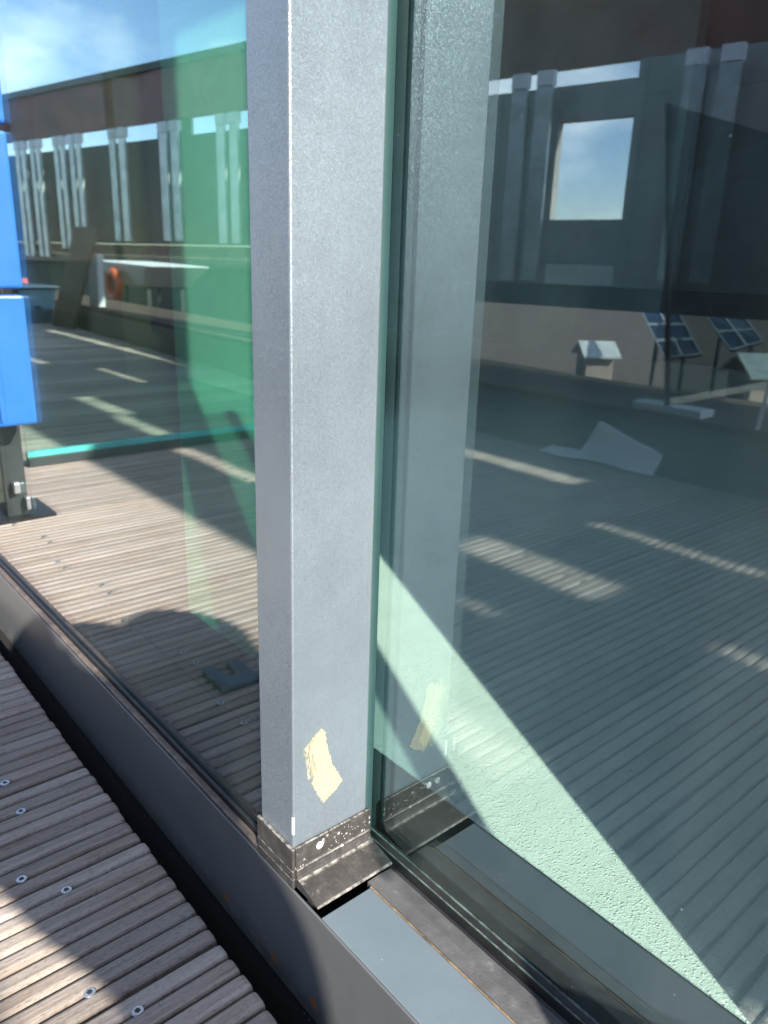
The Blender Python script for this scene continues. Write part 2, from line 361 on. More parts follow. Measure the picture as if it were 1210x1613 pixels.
# ------------------------------------------------------------------ deck and ground
PITCH = 0.1565; X0 = -0.4775
def deck_edge(x): return -1.28 + min(0, (x+1.8))*0.0 + (0.075*(x+1.8) if x < -1.8 else 0.0)
def build_deck():
    bm = bmesh.new(); rp = PITCH/8
    i0 = math.floor((-9.2-X0)/PITCH); i1 = math.ceil((2.6-X0)/PITCH)
    for i in range(i0, i1):
        bx = X0+i*PITCH; dz = random.uniform(-0.0012, 0.0012); dy = random.uniform(-0.0016, 0.0016)
        for r in range(8):
            a = bx+r*rp; e = a+rp
            a += 0.0030 if r == 0 else 0.0016; e -= 0.0030 if r == 7 else 0.0015
            h = random.uniform(-0.0004, 0.0004)+dz
            rr = 0.0034; yend = 0.2435+dy+random.uniform(-0.0009, 0.0009)
            prof = [(a, -0.016), (a, -rr), (a+0.0011, -0.0011), (a+rr, 0), (e-rr, 0), (e-0.0011, -0.0011), (e, -rr), (e, -0.016)]
            ys = [(yend, -0.0035, 0.0012), (yend-0.0016, -0.0008, 0.0003), (yend-0.005, 0, 0)]
            y = yend-0.25; ye = deck_edge(bx)
            while y > ye+0.1: ys.append((y, random.uniform(-0.0003, 0.0003), 0)); y -= 0.4
            ys.append((ye, 0, 0)); rings = []
            for (yy, zz, ins) in ys:
                cx = (a+e)/2
                rings.append([bm.verts.new((px+(ins if px < cx else -ins), yy, pz+h+(zz if pz > -0.01 else 0))) for px, pz in prof])
            for q in range(len(rings)-1):
                for k in range(7): bm.faces.new((rings[q][k], rings[q][k+1], rings[q+1][k+1], rings[q+1][k]))
            e0 = rings[0]
            lo = [bm.verts.new((v.co.x, v.co.y+0.0005, -0.026)) for v in (e0[0], e0[7])]
            bm.faces.new(e0+[lo[1], lo[0]])
        # solid floor of the grooves
        box(bm, bx+0.0024, bx+PITCH-0.0024, ye+0.002, 0.2395+dy, -0.026, -0.0125)
    o = link('deck', bm, M['wood']); tag(o, 'weathered grooved hardwood deck boards running away from the glazing', 'deck', kind='structure'); return o
build_deck()
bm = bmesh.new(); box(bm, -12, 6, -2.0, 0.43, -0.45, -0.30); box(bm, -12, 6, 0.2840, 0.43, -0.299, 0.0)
tag(link('ground_under_deck', bm, M['black']), 'ground in the slot beside the deck, its shade painted in black', 'ground', kind='structure')
bm = bmesh.new(); box(bm, -700, 400, -900, 300, -3.4, -3.2)
tag(link('terrain', bm, M['ground']), 'open ground far below the terrace', 'ground', kind='structure')
bm = bmesh.new(); box(bm, -40, 12, -26, -1.9, -1.1, -0.8)
tag(link('lower_roof', bm, M['tile']), 'red brown gravel roof beyond the deck edge', 'roof', kind='structure')

# deck screws
def make_screw():
    t = empty('deck_screw')
    bm = bmesh.new(); bmesh.ops.create_cone(bm, cap_ends=True, segments=24, radius1=0.0042, radius2=0.0048, depth=0.003)
    bmesh.ops.bevel(bm, geom=[e for e in bm.edges if all(v.co.z > 0 for v in e.verts)], offset=0.0007, segments=2, affect='EDGES')
    hd = link('screw_head', bm, M['screw'], t); hd.location.z = -0.0012
    bm = bmesh.new(); vs = []
    for k in range(24):
        r = 0.00215+0.00055*math.cos(k*math.pi*2/24*6); vs.append((r*math.cos(k*math.pi/12), r*math.sin(k*math.pi/12)))
    sweep(bm, vs, (0, 0, -0.0012), (0, 0, 0.00062), (Vector((1, 0, 0)), Vector((0, 1, 0))))
    link('star_socket', bm, M['hole'], t); return t
scr = make_screw(); used = False
def copy_tree(o, parent=None):
    c = o.copy(); col.objects.link(c)
    if parent: c.parent = parent
    for ch in list(o.children): copy_tree(ch, c)
    return c
LAB = {(-0.456, 0.1605): 'round star socket screw partly in sun on the board nearest the bottom edge',
       (-0.500, 0.1375): 'sunlit star socket screw just above the wide gap of the lowest boards',
       (-0.607, 0.160): 'bright star socket screw at the shadow edge beside a wide board gap',
       (-0.650, 0.132): 'sunlit screw sunk in a groove just left of the shadow edge',
       (-0.761, 0.160): 'screw head in the shaded boards, farthest up the deck'}
for i in range(-18, 8):
    for off in (0.0275, 0.1340):
        for yb in (0.148, -0.45):
            x = X0+i*PITCH+off
            y = yb+(0.0125 if (off < 0.05) == (i % 2 == 0) else -0.012)
            lab = 'small deck screw seen only in the glass'
            if yb > 0:
                for (lx, ly), s in LAB.items():
                    if abs(lx-x) < 0.025: x, y, lab = lx, ly, s
            rp = PITCH/8; x2 = X0 + round((x-X0)/rp)*rp
            if abs(y-0.148) < 0.02 and lab.startswith('small') and x > -0.4: continue
            o = copy_tree(scr) if used else scr
            used = True
            o.location = (x2, y, 0.0004); o.rotation_euler = (0, 0, random.uniform(0, 1))
            tag(o, lab, 'screw', 'screws in the deck boards')

# ------------------------------------------------------------------ mullion post
post = empty('mullion_post', (0, 0, 0))
tag(post, 'tall speckled grey metal post with a yellow smear near its foot', 'post')
PX0, PX1, PY0, PY1 = -0.4725, -0.4244, 0.2844, 0.3600
B('shaft', M['post'], post, PX0, PX1, PY0, PY1, 0.075, 3.3, bevel=0.0014)
# flashing skirt wrapped round the foot, stepped shelf on the sill side
fl = None
bm = bmesh.new()
X = Vector((1, 0, 0)); Zv = Vector((0, 0, 1)); Yv = Vector((0, 1, 0))
prof = [(PX1+0.0004, 0.0735), (PX1+0.0004, 0.1120), (PX1+0.0026, 0.1128), (PX1+0.0030, 0.1115), (PX1+0.0032, 0.0925), (PX1+0.0044, 0.0915), (PX1+0.0044, 0.0900), (PX1+0.0036, 0.0890),
        (PX1+0.0050, 0.0845), (PX1+0.0078, 0.0824), (PX1+0.0110, 0.0818), (PX1+0.0325, 0.0768), (PX1+0.0338, 0.0762), (PX1+0.0340, 0.0748), (PX1+0.0325, 0.0738)]
ys = [PY0+0.0006, PY0+0.012, PY0+0.03, PY0+0.05, 0.3535, 0.3600, 0.3628]
rings = []
for j, y in enumerate(ys):
    ring = []
    for (x, z) in prof:
        wob = 0.0007*noise.noise(Vector((x*160, y*90, z*160)))
        dz = 0.0
        if y > 0.36 and z > 0.085: dz = -0.0012
        ring.append(bm.verts.new((x+wob*(1 if x > PX1+0.003 else 0), y, z+wob*0.8+dz)))
    rings.append(ring)
k = len(prof)
for a, b in zip(rings, rings[1:]):
    for i in range(k): bm.faces.new((a[i], a[(i+1) % k], b[(i+1) % k], b[i]))
bm.faces.new(rings[0]); bm.faces.new(rings[-1][::-1])
# outer skirt on the street face
box(bm, PX0-0.002, PX1+0.0034, PY0-0.0032, PY0-0.0003, 0.0735, 0.1122)
flash = link('flashing', bm, M['flashing'], post, bevel=0.0006)
bm = bmesh.new(); bmesh.ops.create_uvsphere(bm, u_segments=14, v_segments=8, radius=0.0036)
for v in bm.verts:
    v.co *= 1+0.16*noise.noise(v.co*500)
    v.co.x *= 0.3
bl = link('plaster_blob', bm, M['white'], flash, smooth=True); bl.location = (PX1+0.0034, 0.3085, 0.1035)
# yellow filler smear, built as a thin ragged layer
def smear(name, pts, m, thick, jag):
    bm = bmesh.new(); P = []
    for i in range(len(pts)):
        (y0, z0), (y1, z1) = pts[i], pts[(i+1) % len(pts)]
        L = math.hypot(y1-y0, z1-z0); n = max(2, int(L/0.0009))
        for q in range(n):
            t = q/n; j = random.uniform(-1, 1)*jag
            ny, nz = -(z1-z0)/L, (y1-y0)/L
            P.append((y0+(y1-y0)*t+ny*j, z0+(z1-z0)*t+nz*j))
    a = [bm.verts.new((PX1+0.0002, y, z)) for y, z in P]; b = [bm.verts.new((PX1+thick, y, z)) for y, z in P]
    bm.faces.new(b)
    for i in range(len(P)): bm.faces.new((a[i], a[(i+1) % len(P)], b[(i+1) % len(P)], b[i]))
    return link(name, bm, m, post)
def uz(y, z): return (y*0.45, 0.5625+0.45*z)
smear('yellow_smear', [uz(.668, -.806), uz(.690, -.779), uz(.700, -.787), uz(.703, -.815), uz(.716, -.862), uz(.740, -.907), uz(.728, -.920), uz(.697, -.936), uz(.684, -.912), uz(.672, -.884), uz(.682, -.858), uz(.676, -.828)], M['yellow'], 0.0007, 0.0007)
smear('thin_smear', [uz(.654, -.806), uz(.690, -.779), uz(.6895, -.82), uz(.686, -.86), uz(.674, -.872), uz(.664, -.872), uz(.659, -.84)], M['film'], 0.00045, 0.0006)
bm = bmesh.new(); box(bm, PX1-0.0016, PX1+0.0003, PY0-0.0003, PY0+0.0012, 0.124, 0.140)
link('paint_chip', bm, M['white'], post)

# ------------------------------------------------------------------ threshold frame
fr = empty('window_sill'); tag(fr, 'long dark grey metal sill under both panes, rust spots along its lower edge', 'sill')
B('fascia', M['frame'], fr, -9, 3.0, 0.2806, 0.2829, -0.0385, 0.0735, bevel=0.0009)
# left: worn trim and black seal under the glass
B('edge_trim', M['trim'], fr, -9, PX0-0.003, 0.2832, 0.2902, 0.060, 0.0762, bevel=0.0012)
B('seal', M['gasket'], fr, -9, PX0-0.003, 0.2905, 0.2946, 0.050, 0.0815, bevel=0.001)
B('sill_panel', M['panel'], fr, -0.3845, 0.0895, 0.2836, 0.3335, 0.050, 0.0722, bevel=0.0008)
B('seal_edge', M['yellowwood'], fr, -0.386, 0.0895, 0.3340, 0.3356, 0.050, 0.0716, bevel=0.0004)
bm = bmesh.new(); nseg = 60; pr = []
for i in range(nseg+1):
    x = -0.391+(0.480)*i/nseg; wob = 0.0005*noise.noise(Vector((x*60, 0, 0)))
    pr.append([bm.verts.new((x, 0.3360, 0.06)), bm.verts.new((x, 0.3360+wob, 0.0716)), bm.verts.new((x, 0.348, 0.0722+wob)), bm.verts.new((x, 0.3612+wob, 0.0712)), bm.verts.new((x, 0.3612, 0.06))])
for a, b in zip(pr, pr[1:]):
    for i in range(4): bm.faces.new((a[i], a[i+1], b[i+1], b[i]))
bm.faces.new(pr[0]); bm.faces.new(pr[-1][::-1])
link('sealing_strip', bm, M['strip'], fr)
bm = bmesh.new()
sweep(bm, [(0.3618, 0.05), (0.3618, 0.0690), (0.3640, 0.0710), (0.3655, 0.0700), (0.3668, 0.0790), (0.3702, 0.0830), (0.3702, 0.05)], (-0.47, 0, 0), (0.0895, 0, 0), (Yv, Zv))
link('glazing_gasket', bm, M['gasket'], fr)
B('lip_highlight', M['lipglint'], fr, -0.47, 0.0895, 0.3690, 0.3700, 0.0832, 0.0846)  # pale strips paint the gasket highlight mirrored in the glass
B('lip_highlight', M['lipglint'], fr, -0.47, 0.0895, 0.3652, 0.3660, 0.0790, 0.0802)
B('slot_lining', M['gasket'], fr, -0.4244, 0.0895, 0.2834, 0.3616, 0.040, 0.0495)
B('inner_sill', M['gasket'], fr, -9, 0.0895, 0.3768, 0.4595, 0.040, 0.0715)
B('inner_seal', M['gasket'], fr, -9, PX0-0.003, 0.3006, 0.3766, 0.03, 0.066)
B('inner_gasket', M['gasket'], fr, -0.47, 0.0895, 0.3762, 0.3795, 0.0722, 0.088)

# ------------------------------------------------------------------ panes
fw = empty('fixed_window'); tag(fw, 'long outer window beside the blue panels, mirroring deck and sky', 'window')
B('pane', M['glassl'], fw, -9, PX0+0.012, 0.2948, 0.3003, 0.0600, 3.3)
gd = empty('glass_door'); tag(gd, 'set back glass door beside the yellow smear, mirroring a concrete wall and its window hole', 'glass door')
B('pane', M['glass'], gd, -0.4715, 0.0895, 0.3704, 0.3759, 0.0740, 3.3)
B('jamb', M['jamb'], fr, PX0+0.006, PX1-0.004, 0.3604, 0.3700, 0.05, 3.3)
# opaque facade further along, head above the panes
fac = empty('facade_panel'); tag(fac, 'solid grey facade panels beside and above the glazing', 'facade')
B('cladding', M['frame'], fac, 0.090, 9, 0.365, 0.40, 0.0, 3.6)
B('head', M['frame'], fac, -9, 9, 0.2806, 0.42, 3.302, 3.65)

# ------------------------------------------------------------------ room behind the panes
bm = bmesh.new(); hexa(bm, [(-0.60, 0.4602, 0.02), (0.09, 0.4602, 0.02), (0.09, 4.2, 0.02), (-5.46, 4.2, 0.02)], [(-0.60, 0.4602, 0.0722), (0.09, 0.4602, 0.0722), (0.09, 4.2, 0.0722), (-5.46, 4.2, 0.0722)])
tag(link('interior_floor', bm, M['stucco']), 'pale rough plastered floor behind the glass, crossed by a band of sun', 'floor', kind='structure')
bm = bmesh.new(); hexa(bm, [(-0.955, 0.4602, 0.02), (-0.602, 0.4602, 0.02), (-5.462, 4.2, 0.02), (-8.70, 4.2, 0.02)], [(-0.955, 0.4602, 0.0715), (-0.602, 0.4602, 0.0715), (-5.462, 4.2, 0.0715), (-8.70, 4.2, 0.0715)])
tag(link('green_floor', bm, M['greenfloor']), 'green plastered floor strip inside the outer window', 'floor', kind='structure')
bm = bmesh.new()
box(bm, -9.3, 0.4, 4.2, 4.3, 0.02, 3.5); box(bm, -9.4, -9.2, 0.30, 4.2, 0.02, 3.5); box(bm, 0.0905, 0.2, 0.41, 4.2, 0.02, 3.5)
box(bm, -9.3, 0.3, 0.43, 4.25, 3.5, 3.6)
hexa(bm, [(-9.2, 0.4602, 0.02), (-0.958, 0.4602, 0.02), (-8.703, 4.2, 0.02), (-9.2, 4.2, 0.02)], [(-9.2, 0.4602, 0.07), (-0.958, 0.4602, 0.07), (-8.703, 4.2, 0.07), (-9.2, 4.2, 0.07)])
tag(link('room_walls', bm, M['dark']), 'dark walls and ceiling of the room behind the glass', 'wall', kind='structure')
bm = bmesh.new(); box(bm, -5.6, -2.4, 4.10, 4.19, 0.0735, 3.45)  # added panel; its pale colour stands for the teal haze in the glass
tag(link('teal_haze_panel', bm, M['teal']), 'pale teal panel deep in the room, added as haze in the glass', 'haze panel', kind='structure')
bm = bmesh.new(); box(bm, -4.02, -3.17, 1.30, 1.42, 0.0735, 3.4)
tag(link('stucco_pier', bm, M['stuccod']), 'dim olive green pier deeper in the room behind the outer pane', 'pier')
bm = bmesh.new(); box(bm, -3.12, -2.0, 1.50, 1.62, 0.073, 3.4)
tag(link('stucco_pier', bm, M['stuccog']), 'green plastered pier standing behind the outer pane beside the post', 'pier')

# ------------------------------------------------------------------ blue panels on their post, beside the glazing
bp = empty('blue_screen', (-1.80, 0.13, 0)); tag(bp, 'stack of bright blue panels on a dark steel post', 'screen')
def at(name, m, *d, bevel=0.0):
    o = B(name, m, None, *d, bevel=bevel); o.parent = bp; o.matrix_parent_inverse = Matrix.Translation((1.80, -0.13, 0)); return o
for z0, z1 in ((0.222, 0.480), (0.492, 0.774), (0.786, 1.07), (1.082, 1.36)):
    at('blue_panel', M['blue'], -1.705, -1.66, 0.105, 0.262, z0, z1, bevel=0.006)
    at('fold', M['blue'], -1.6605, -1.655, 0.168, 0.176, z0+0.01, z1-0.01, bevel=0.002)
at('steel_post', M['darksteel'], -1.80, -1.745, 0.118, 0.165, 0.001, 1.42, bevel=0.004)
at('deck_hole_patch', M['gasket'], -1.86, -1.715, 0.070, 0.215, 0.0006, 0.007)  # dark plate laid in place of the black hole in the deck
at('clamp', M['steel'], -1.742, -1.725, 0.136, 0.150, 0.06, 0.085, bevel=0.003)
at('clamp', M['steel'], -1.742, -1.725, 0.118, 0.128, 0.02, 0.05, bevel=0.003)

# glass balustrade screen across the deck
gs = empty('glass_screen'); tag(gs, 'frameless glass screen across the deck with a teal lower edge', 'glass screen')
bm = bmesh.new(); box(bm, -2.199, -2.190, -1.24, -0.012, 0.040, 1.9); link('pane', bm, M['balu'], gs)
B('glass_edge', M['tealedge'], gs, -2.200, -2.183, -1.24, -0.012, 0.024, 0.0395)
B('base_shoe', M['darksteel'], gs, -2.200, -2.170, -1.24, -0.012, 0.0008, 0.0235)

# U shaped blue shim on the deck
bm = bmesh.new()
pr = [(0, 0), (0.066, 0), (0.066, 0.058), (0, 0.058), (-0.001, 0.038), (0.030, 0.037), (0.036, 0.034), (0.0385, 0.029), (0.036, 0.024), (0.030, 0.021), (-0.001, 0.020)]
sweep(bm, pr, (0, 0, 0.0006), (0, 0, 0.0085), (X, Yv))
shim = link('packing_shim', bm, M['navy'], bevel=0.0016)
shim.location = (-0.889, 0.088, 0.0); shim.rotation_euler = (0, 0, R(2))
tag(shim, 'flat dark blue U shaped plastic shim lying on the deck', 'shim')

# ------------------------------------------------------------------ parapet along the deck edge
bm = bmesh.new()
pts = [(3.0, -1.285), (-1.8, -1.285), (-9.5, -1.87)]
for (xa, ya), (xb, yb) in zip(pts, pts[1:]):
    hexa(bm, [(xa, ya, -0.8), (xb, yb, -0.8), (xb, yb-0.5, -0.8), (xa, ya-0.5, -0.8)], [(xa, ya, 0.15), (xb, yb, 0.15), (xb, yb-0.5, 0.15), (xa, ya-0.5, 0.15)])
pw = link('parapet', bm, M['darksteel']); tag(pw, 'low dark parapet along the far edge of the deck', 'parapet')
bm = bmesh.new()
for (xa, ya), (xb, yb) in zip(pts, pts[1:]):
    hexa(bm, [(xa, ya-0.02, 0.152), (xb, yb-0.02, 0.152), (xb, yb-0.52, 0.152), (xa, ya-0.52, 0.152)], [(xa, ya-0.02, 0.172), (xb, yb-0.02, 0.172), (xb, yb-0.52, 0.172), (xa, ya-0.52, 0.172)])
link('coping', bm, M['tile'], pw)

# white sheet crumpled against the parapet
bm = bmesh.new(); G = []
for i in range(15):
    row = []
    for j in range(9):
        u, v = i/14, j/8
        x = -1.50+0.39*u; y = -1.262-0.018*v+0.055*(1-v)*(1-0.6*u)
        up = max(0.0, min(1.0, (u-0.30)/0.13)); hh = 0.012+up*(0.108-0.064*max(0, u-0.43)/0.57)
        z = 0.006+hh*v**1.3
        y += 0.012*math.sin(u*9)*(1-v); z += 0.006*noise.noise(Vector((u*7, v*4, 1)))*v
        row.append(bm.verts.new((x, y, max(0.004, z))))
    G.append(row)
for i in range(14):
    for j in range(8): bm.faces.new((G[i][j], G[i+1][j], G[i+1][j+1], G[i][j+1]))
sh = link('white_sheet', bm, M['white'], smooth=True); sm = sh.modifiers.new('solid', 'SOLIDIFY'); sm.thickness = 0.002
tag(sh, 'crumpled white sheet lying on the deck edge', 'sheet')

# sheet of dark glass leaning on a pale block
bm = bmesh.new()
hexa(bm, [(-1.153, -1.34, 0.196), (-1.153, -2.6, 0.196), (-1.147, -2.6, 0.196), (-1.147, -1.34, 0.196)], [(-1.276, -1.34, 0.995), (-1.276, -2.6, 0.995), (-1.270, -2.6, 0.995), (-1.270, -1.34, 0.995)])
gsh = link('leaning_glass_sheet', bm, M['smoke']); tag(gsh, 'sheet of dark glass standing on a pale block', 'glass sheet')
bm = bmesh.new(); hexa(bm, [(-1.156, -1.328, 0.196), (-1.156, -1.339, 0.196), (-1.143, -1.339, 0.196), (-1.143, -1.328, 0.196)], [(-1.279, -1.328, 0.997), (-1.279, -1.339, 0.997), (-1.266, -1.339, 0.997), (-1.266, -1.328, 0.997)])
link('dark_edge', bm, M['gasket'], gsh)
bm = bmesh.new(); box(bm, -1.26, -1.04, -1.40, -1.325, 0.173, 0.195)
tag(link('pale_block', bm, M['white'], bevel=0.003), 'long pale block under the dark glass sheet', 'block')
bm = bmesh.new(); bmesh.ops.create_cone(bm, cap_ends=True, segments=10, radius1=0.006, radius2=0.005, depth=0.34)
rod = link('white_marker_rod', bm, M['white']); rod.location = (-0.88, -1.33, 0.20); rod.rotation_euler = (0, R(5), 0)
tag(rod, 'thin white rod standing upright at the deck edge', 'rod')

# ------------------------------------------------------------------ concrete screen wall opposite
dr = Vector((-0.98405, 0.17789, 0)); nn = Vector((-0.17789, -0.98405, 0)); P0 = Vector((-4, -5, 0))
def wx(x): return (x+4)/dr.x           # distance along the wall for a given x
def wbox(bm, xa, xb, z0, z1, t0, t1):
    a = P0+dr*wx(xa); b = P0+dr*wx(xb)
    q = [a+nn*t0, b+nn*t0, b+nn*t1, a+nn*t1]
    hexa(bm, [(p.x, p.y, z0) for p in q], [(p.x, p.y, z1) for p in q])
wall = empty('screen_wall', (-4, -5, -0.8)); tag(wall, 'tall concrete screen wall with a window hole, opposite the glazing', 'wall')
def wpart(name, m, lst):
    bm = bmesh.new()
    for a in lst: wbox(bm, *a)
    o = link(name, bm, m); o.parent = wall; o.matrix_parent_inverse = Matrix.Translation((4, 5, 0.8)); return o
wpart('top_beam', M['rustbeam'], [(2.5, -6.0, 2.115, 3.05, 0, 0.08), (-6.003, -28, 2.11, 2.66, 0, 0.08)])
wpart('beam_cap', M['darksteel'], [(-6.003, -28, 2.662, 2.74, -0.04, 0.12)])
wpart('wall_slab', M['concrete'], [(-6.0, -4.463, 0.44, 1.985, 0, 0.09), (-4.46, -3.83, 0.44, 0.962, 0.0, 0.09), (-4.46, -3.83, 1.72, 1.985, 0, 0.09), (-3.827, 2.5, 0.44, 2.112, 0, 0.09)])
wpart('green_cladding', M['darkwall'], [(-6.003, -28, 0.70, 1.93, 0.05, 0.09), (-9.1, -9.75, 1.932, 2.108, 0.05, 0.09)])
wpart('lower_cladding', M['darkwall'], [(-6.6, -28, -0.8, 0.438, 0.05, 0.09)])
wpart('rail_beam', M['darksteel'], [(2.5, -6.0, 0.25, 0.437, -0.06, 0.3), (-6.003, -28, 0.44, 0.55, -0.06, 0.3)])
wpart('pale_rail', M['tile'], [(-6.003, -28, 0.553, 0.69, -0.10, 0.15)])
wpart('foot', M['concrete'], [(2.4, 2.0, -0.8, 0.248, 0, 0.3), (-6.2, -6.58, -0.8, 0.438, 0.02, 0.3)])
def column(xa, xb, z0, z1, lab):
    """steel upright: two flanges and a web, with white tops that paint in the sunlight"""
    t = empty('steel_upright'); mid = (xa+xb)/2; wd = abs(xb-xa)
    pa = P0+dr*wx(mid); t.location = (pa.x, pa.y, z0)
    def pt(name, m, lst):
        bm = bmesh.new()
        for a in lst: wbox(bm, *a)
        o = link(name, bm, m); o.parent = t; o.matrix_parent_inverse = Matrix.Translation((-pa.x, -pa.y, -z0))
    xa, xb = max(xa, xb), min(xa, xb)
    pt('flange', M['steel'], [(xa, xa-wd*0.38, z0, z1-0.13, -0.16, -0.13)]); pt('flange', M['steel'], [(xb+wd*0.38, xb, z0, z1-0.13, -0.16, -0.13)])
    pt('web', M['steel'], [(xa-wd*0.38, xb+wd*0.38, z0, z1-0.16, -0.09, -0.07)])
    pt('sunlit_top', M['white'], [(xa, xa-wd*0.38, z1-0.128, z1-0.02, -0.17, -0.10)]); pt('sunlit_top', M['white'], [(xb+wd*0.38, xb, z1-0.128, z1-0.02, -0.17, -0.10)])  # white tops: sunlight on the uprights, put into the colour
    tag(t, lab, 'upright', 'steel uprights along the screen wall'); return t
column(-4.46, -4.83, 0.46, 2.10, 'pale steel upright beside the window hole of the screen wall')
column(-3.03, -3.42, 0.50, 2.11, 'wide pale steel upright behind the dark glass sheet')
for i, (xa, xb, z0) in enumerate(((-8.05, -8.40, 0.72), (-9.08, -9.44, 0.74), (-10.14, -10.48, 0.73), (-11.15, -11.42, 0.62), (-11.55, -11.81, 0.62), (-12.19, -12.45, 0.50), (-12.6, -12.87, 0.50), (-13.2, -13.5, 0.5), (-15.2, -15.6, 0.5))):
    column(xa, xb, z0, 2.08, 'pale steel upright against dark green cladding, '+('next to the post', 'second from the post', 'third from the post', 'fourth from the post', 'fifth from the post', 'sixth from the post', 'seventh from the post', 'close beside the blue panels', 'hidden past the blue panels')[i])
bm = bmesh.new(); wbox(bm, -3.75, -4.30, 0.445, 0.60, -0.30, -0.22); o = link('pale_board', bm, M['zinc']); tag(o, 'pale flat board resting on the dark rail below the window hole', 'board')

# roof vents and solar panels on the lower roof
def vent(x, y, s, rz, lab):
    t = empty('roof_vent', (x, y, -0.8)); t.rotation_euler = (0, 0, rz)
    B('body', M['vent'], t, -0.24*s, 0.24*s, -0.22*s, 0.22*s, 0, 0.42*s, bevel=0.01)
    B('louvre', M['hole'], t, -0.13*s, 0.13*s, 0.2205*s, 0.226*s, 0.10*s, 0.34*s)
    bm = bmesh.new()
    hexa(bm, [(-0.34*s, -0.3*s, 0.40*s), (-0.34*s, 0.3*s, 0.40*s), (0, 0.3*s, 0.60*s), (0, -0.3*s, 0.60*s)], [(-0.34*s, -0.3*s, 0.43*s), (-0.34*s, 0.3*s, 0.43*s), (0, 0.3*s, 0.64*s), (0, -0.3*s, 0.64*s)])
    hexa(bm, [(0.34*s, 0.3*s, 0.40*s), (0.34*s, -0.3*s, 0.40*s), (0.001, -0.3*s, 0.60*s), (0.001, 0.3*s, 0.60*s)], [(0.34*s, 0.3*s, 0.43*s), (0.34*s, -0.3*s, 0.43*s), (0.001, -0.3*s, 0.64*s), (0.001, 0.3*s, 0.64*s)])
    link('gable_cap', bm, M['zinc'], t); tag(t, lab, 'roof vent', 'gabled vents on the lower roof'); return t
vent(-5.80, -7.78, 0.80, R(35), 'small gabled roof vent with a pale cap, below the window hole')
vent(-3.55, -7.42, 0.95, R(35), 'small gabled roof vent with a pale cap, below the dark glass sheet')
def solar(TL, TR, BR, BL, cols, rows, lab):
    TL, TR, BR, BL = map(Vector, (TL, TR, BR, BL)); t = empty('solar_panel', (BL.x, BL.y, -0.8)); inv = Matrix.Translation(-t.location)
    nrm = (TR-TL).cross(BL-TL).normalized()
    if nrm.z < 0: nrm = -nrm
    def P(u, v): return TL*(1-u)*(1-v)+TR*u*(1-v)+BR*u*v+BL*(1-u)*v
    def part(name, m, rects, lo, hi):
        bm = bmesh.new()
        for (u0, u1, v0, v1) in rects:
            q = [P(u0, v0), P(u1, v0), P(u1, v1), P(u0, v1)]
            hexa(bm, [p+nrm*lo for p in q], [p+nrm*hi for p in q])
        o = link(name, bm, m, t); o.matrix_parent_inverse = inv; return o
    part('cells', M['cell'], [(0, 1, 0, 1)], 0, 0.02)
    fu, fv = 0.03, 0.024
    part('panel_frame', M['zinc'], [(0, 1, k/rows-fv if k else 0, k/rows+fv if k < rows else 1) for k in range(rows+1)]+[(k/cols-fu if k else 0, k/cols+fu if k < cols else 1, 0, 1) for k in range(cols+1)], 0.021, 0.034)
    c = P(0.5, 0.5); a = P(0.2, 0.9)
    bm = bmesh.new(); [box(bm, c.x+q, c.x+q+0.04, c.y-0.06, c.y-0.02, -0.8, c.z-0.06) for q in (-0.2, 0.16)]; o = link('stand', bm, M['darksteel'], t); o.matrix_parent_inverse = inv
    tag(t, lab, 'solar panel', 'solar panels on the lower roof'); return t
solar((-5.369, -8.0, 0.103), (-4.864, -8.0, 0.114), (-4.08, -7.2, -0.272), (-4.50, -7.2, -0.36), 2, 3, 'tilted blue solar panel crossed by the edge of the dark glass sheet')
solar((-4.536, -8.0, 0.093), (-4.053, -8.0, 0.086), (-3.60, -7.5, -0.10), (-3.853, -7.35, -0.216), 2, 2, 'tilted blue solar panel behind the dark glass sheet')

# things at the far end of the deck
bm = bmesh.new(); hexa(bm, [(-6.55, -1.50, 0.004), (-6.15, -1.53, 0.004), (-6.15, -1.55, 0.004), (-6.55, -1.52, 0.004)], [(-6.08, -1.58, 0.745), (-5.70, -1.61, 0.745), (-5.70, -1.63, 0.745), (-6.08, -1.60, 0.745)])
tag(link('brown_board', bm, M['brownboard'], bevel=0.004), 'dark brown board leaning at the far end of the deck', 'board')
bm = bmesh.new(); hexa(bm, [(-6.22, -1.70, 0.173), (-6.05, -1.71, 0.173), (-6.05, -1.76, 0.173), (-6.22, -1.75, 0.173)], [(-6.16, -1.70, 0.56), (-6.02, -1.71, 0.56), (-6.02, -1.76, 0.56), (-6.16, -1.75, 0.56)])
tag(link('white_upright', bm, M['white'], bevel=0.004), 'short white upright beside the leaning brown board', 'upright')
bn = empty('storage_bin', (-6.95, -1.45, 0)); tag(bn, 'dark blue plastic bin on the far deck', 'bin')
bm = bmesh.new(); hexa(bm, [(-0.18, -0.13, 0.001), (0.18, -0.13, 0.001), (0.18, 0.13, 0.001), (-0.18, 0.13, 0.001)], [(-0.24, -0.17, 0.28), (0.24, -0.17, 0.28), (0.24, 0.17, 0.28), (-0.24, 0.17, 0.28)])
link('tub', bm, M['navy'], bn, bevel=0.01); B('rim', M['navy'], bn, -0.26, 0.26, -0.19, 0.19, 0.281, 0.302, bevel=0.006)
wb = empty('wheelbarrow', (-8.0, -3.0, -0.8)); tag(wb, 'pale wheelbarrow with an orange wheel beyond the deck edge', 'wheelbarrow')
bm = bmesh.new(); hexa(bm, [(-0.25, -0.25, 1.06), (0.42, -0.25, 1.06), (0.42, 0.25, 1.06), (-0.25, 0.25, 1.06)], [(-0.62, -0.34, 1.30), (0.72, -0.34, 1.27), (0.72, 0.34, 1.27), (-0.62, 0.34, 1.30)])
link('tray', bm, M['white'], wb, bevel=0.02)
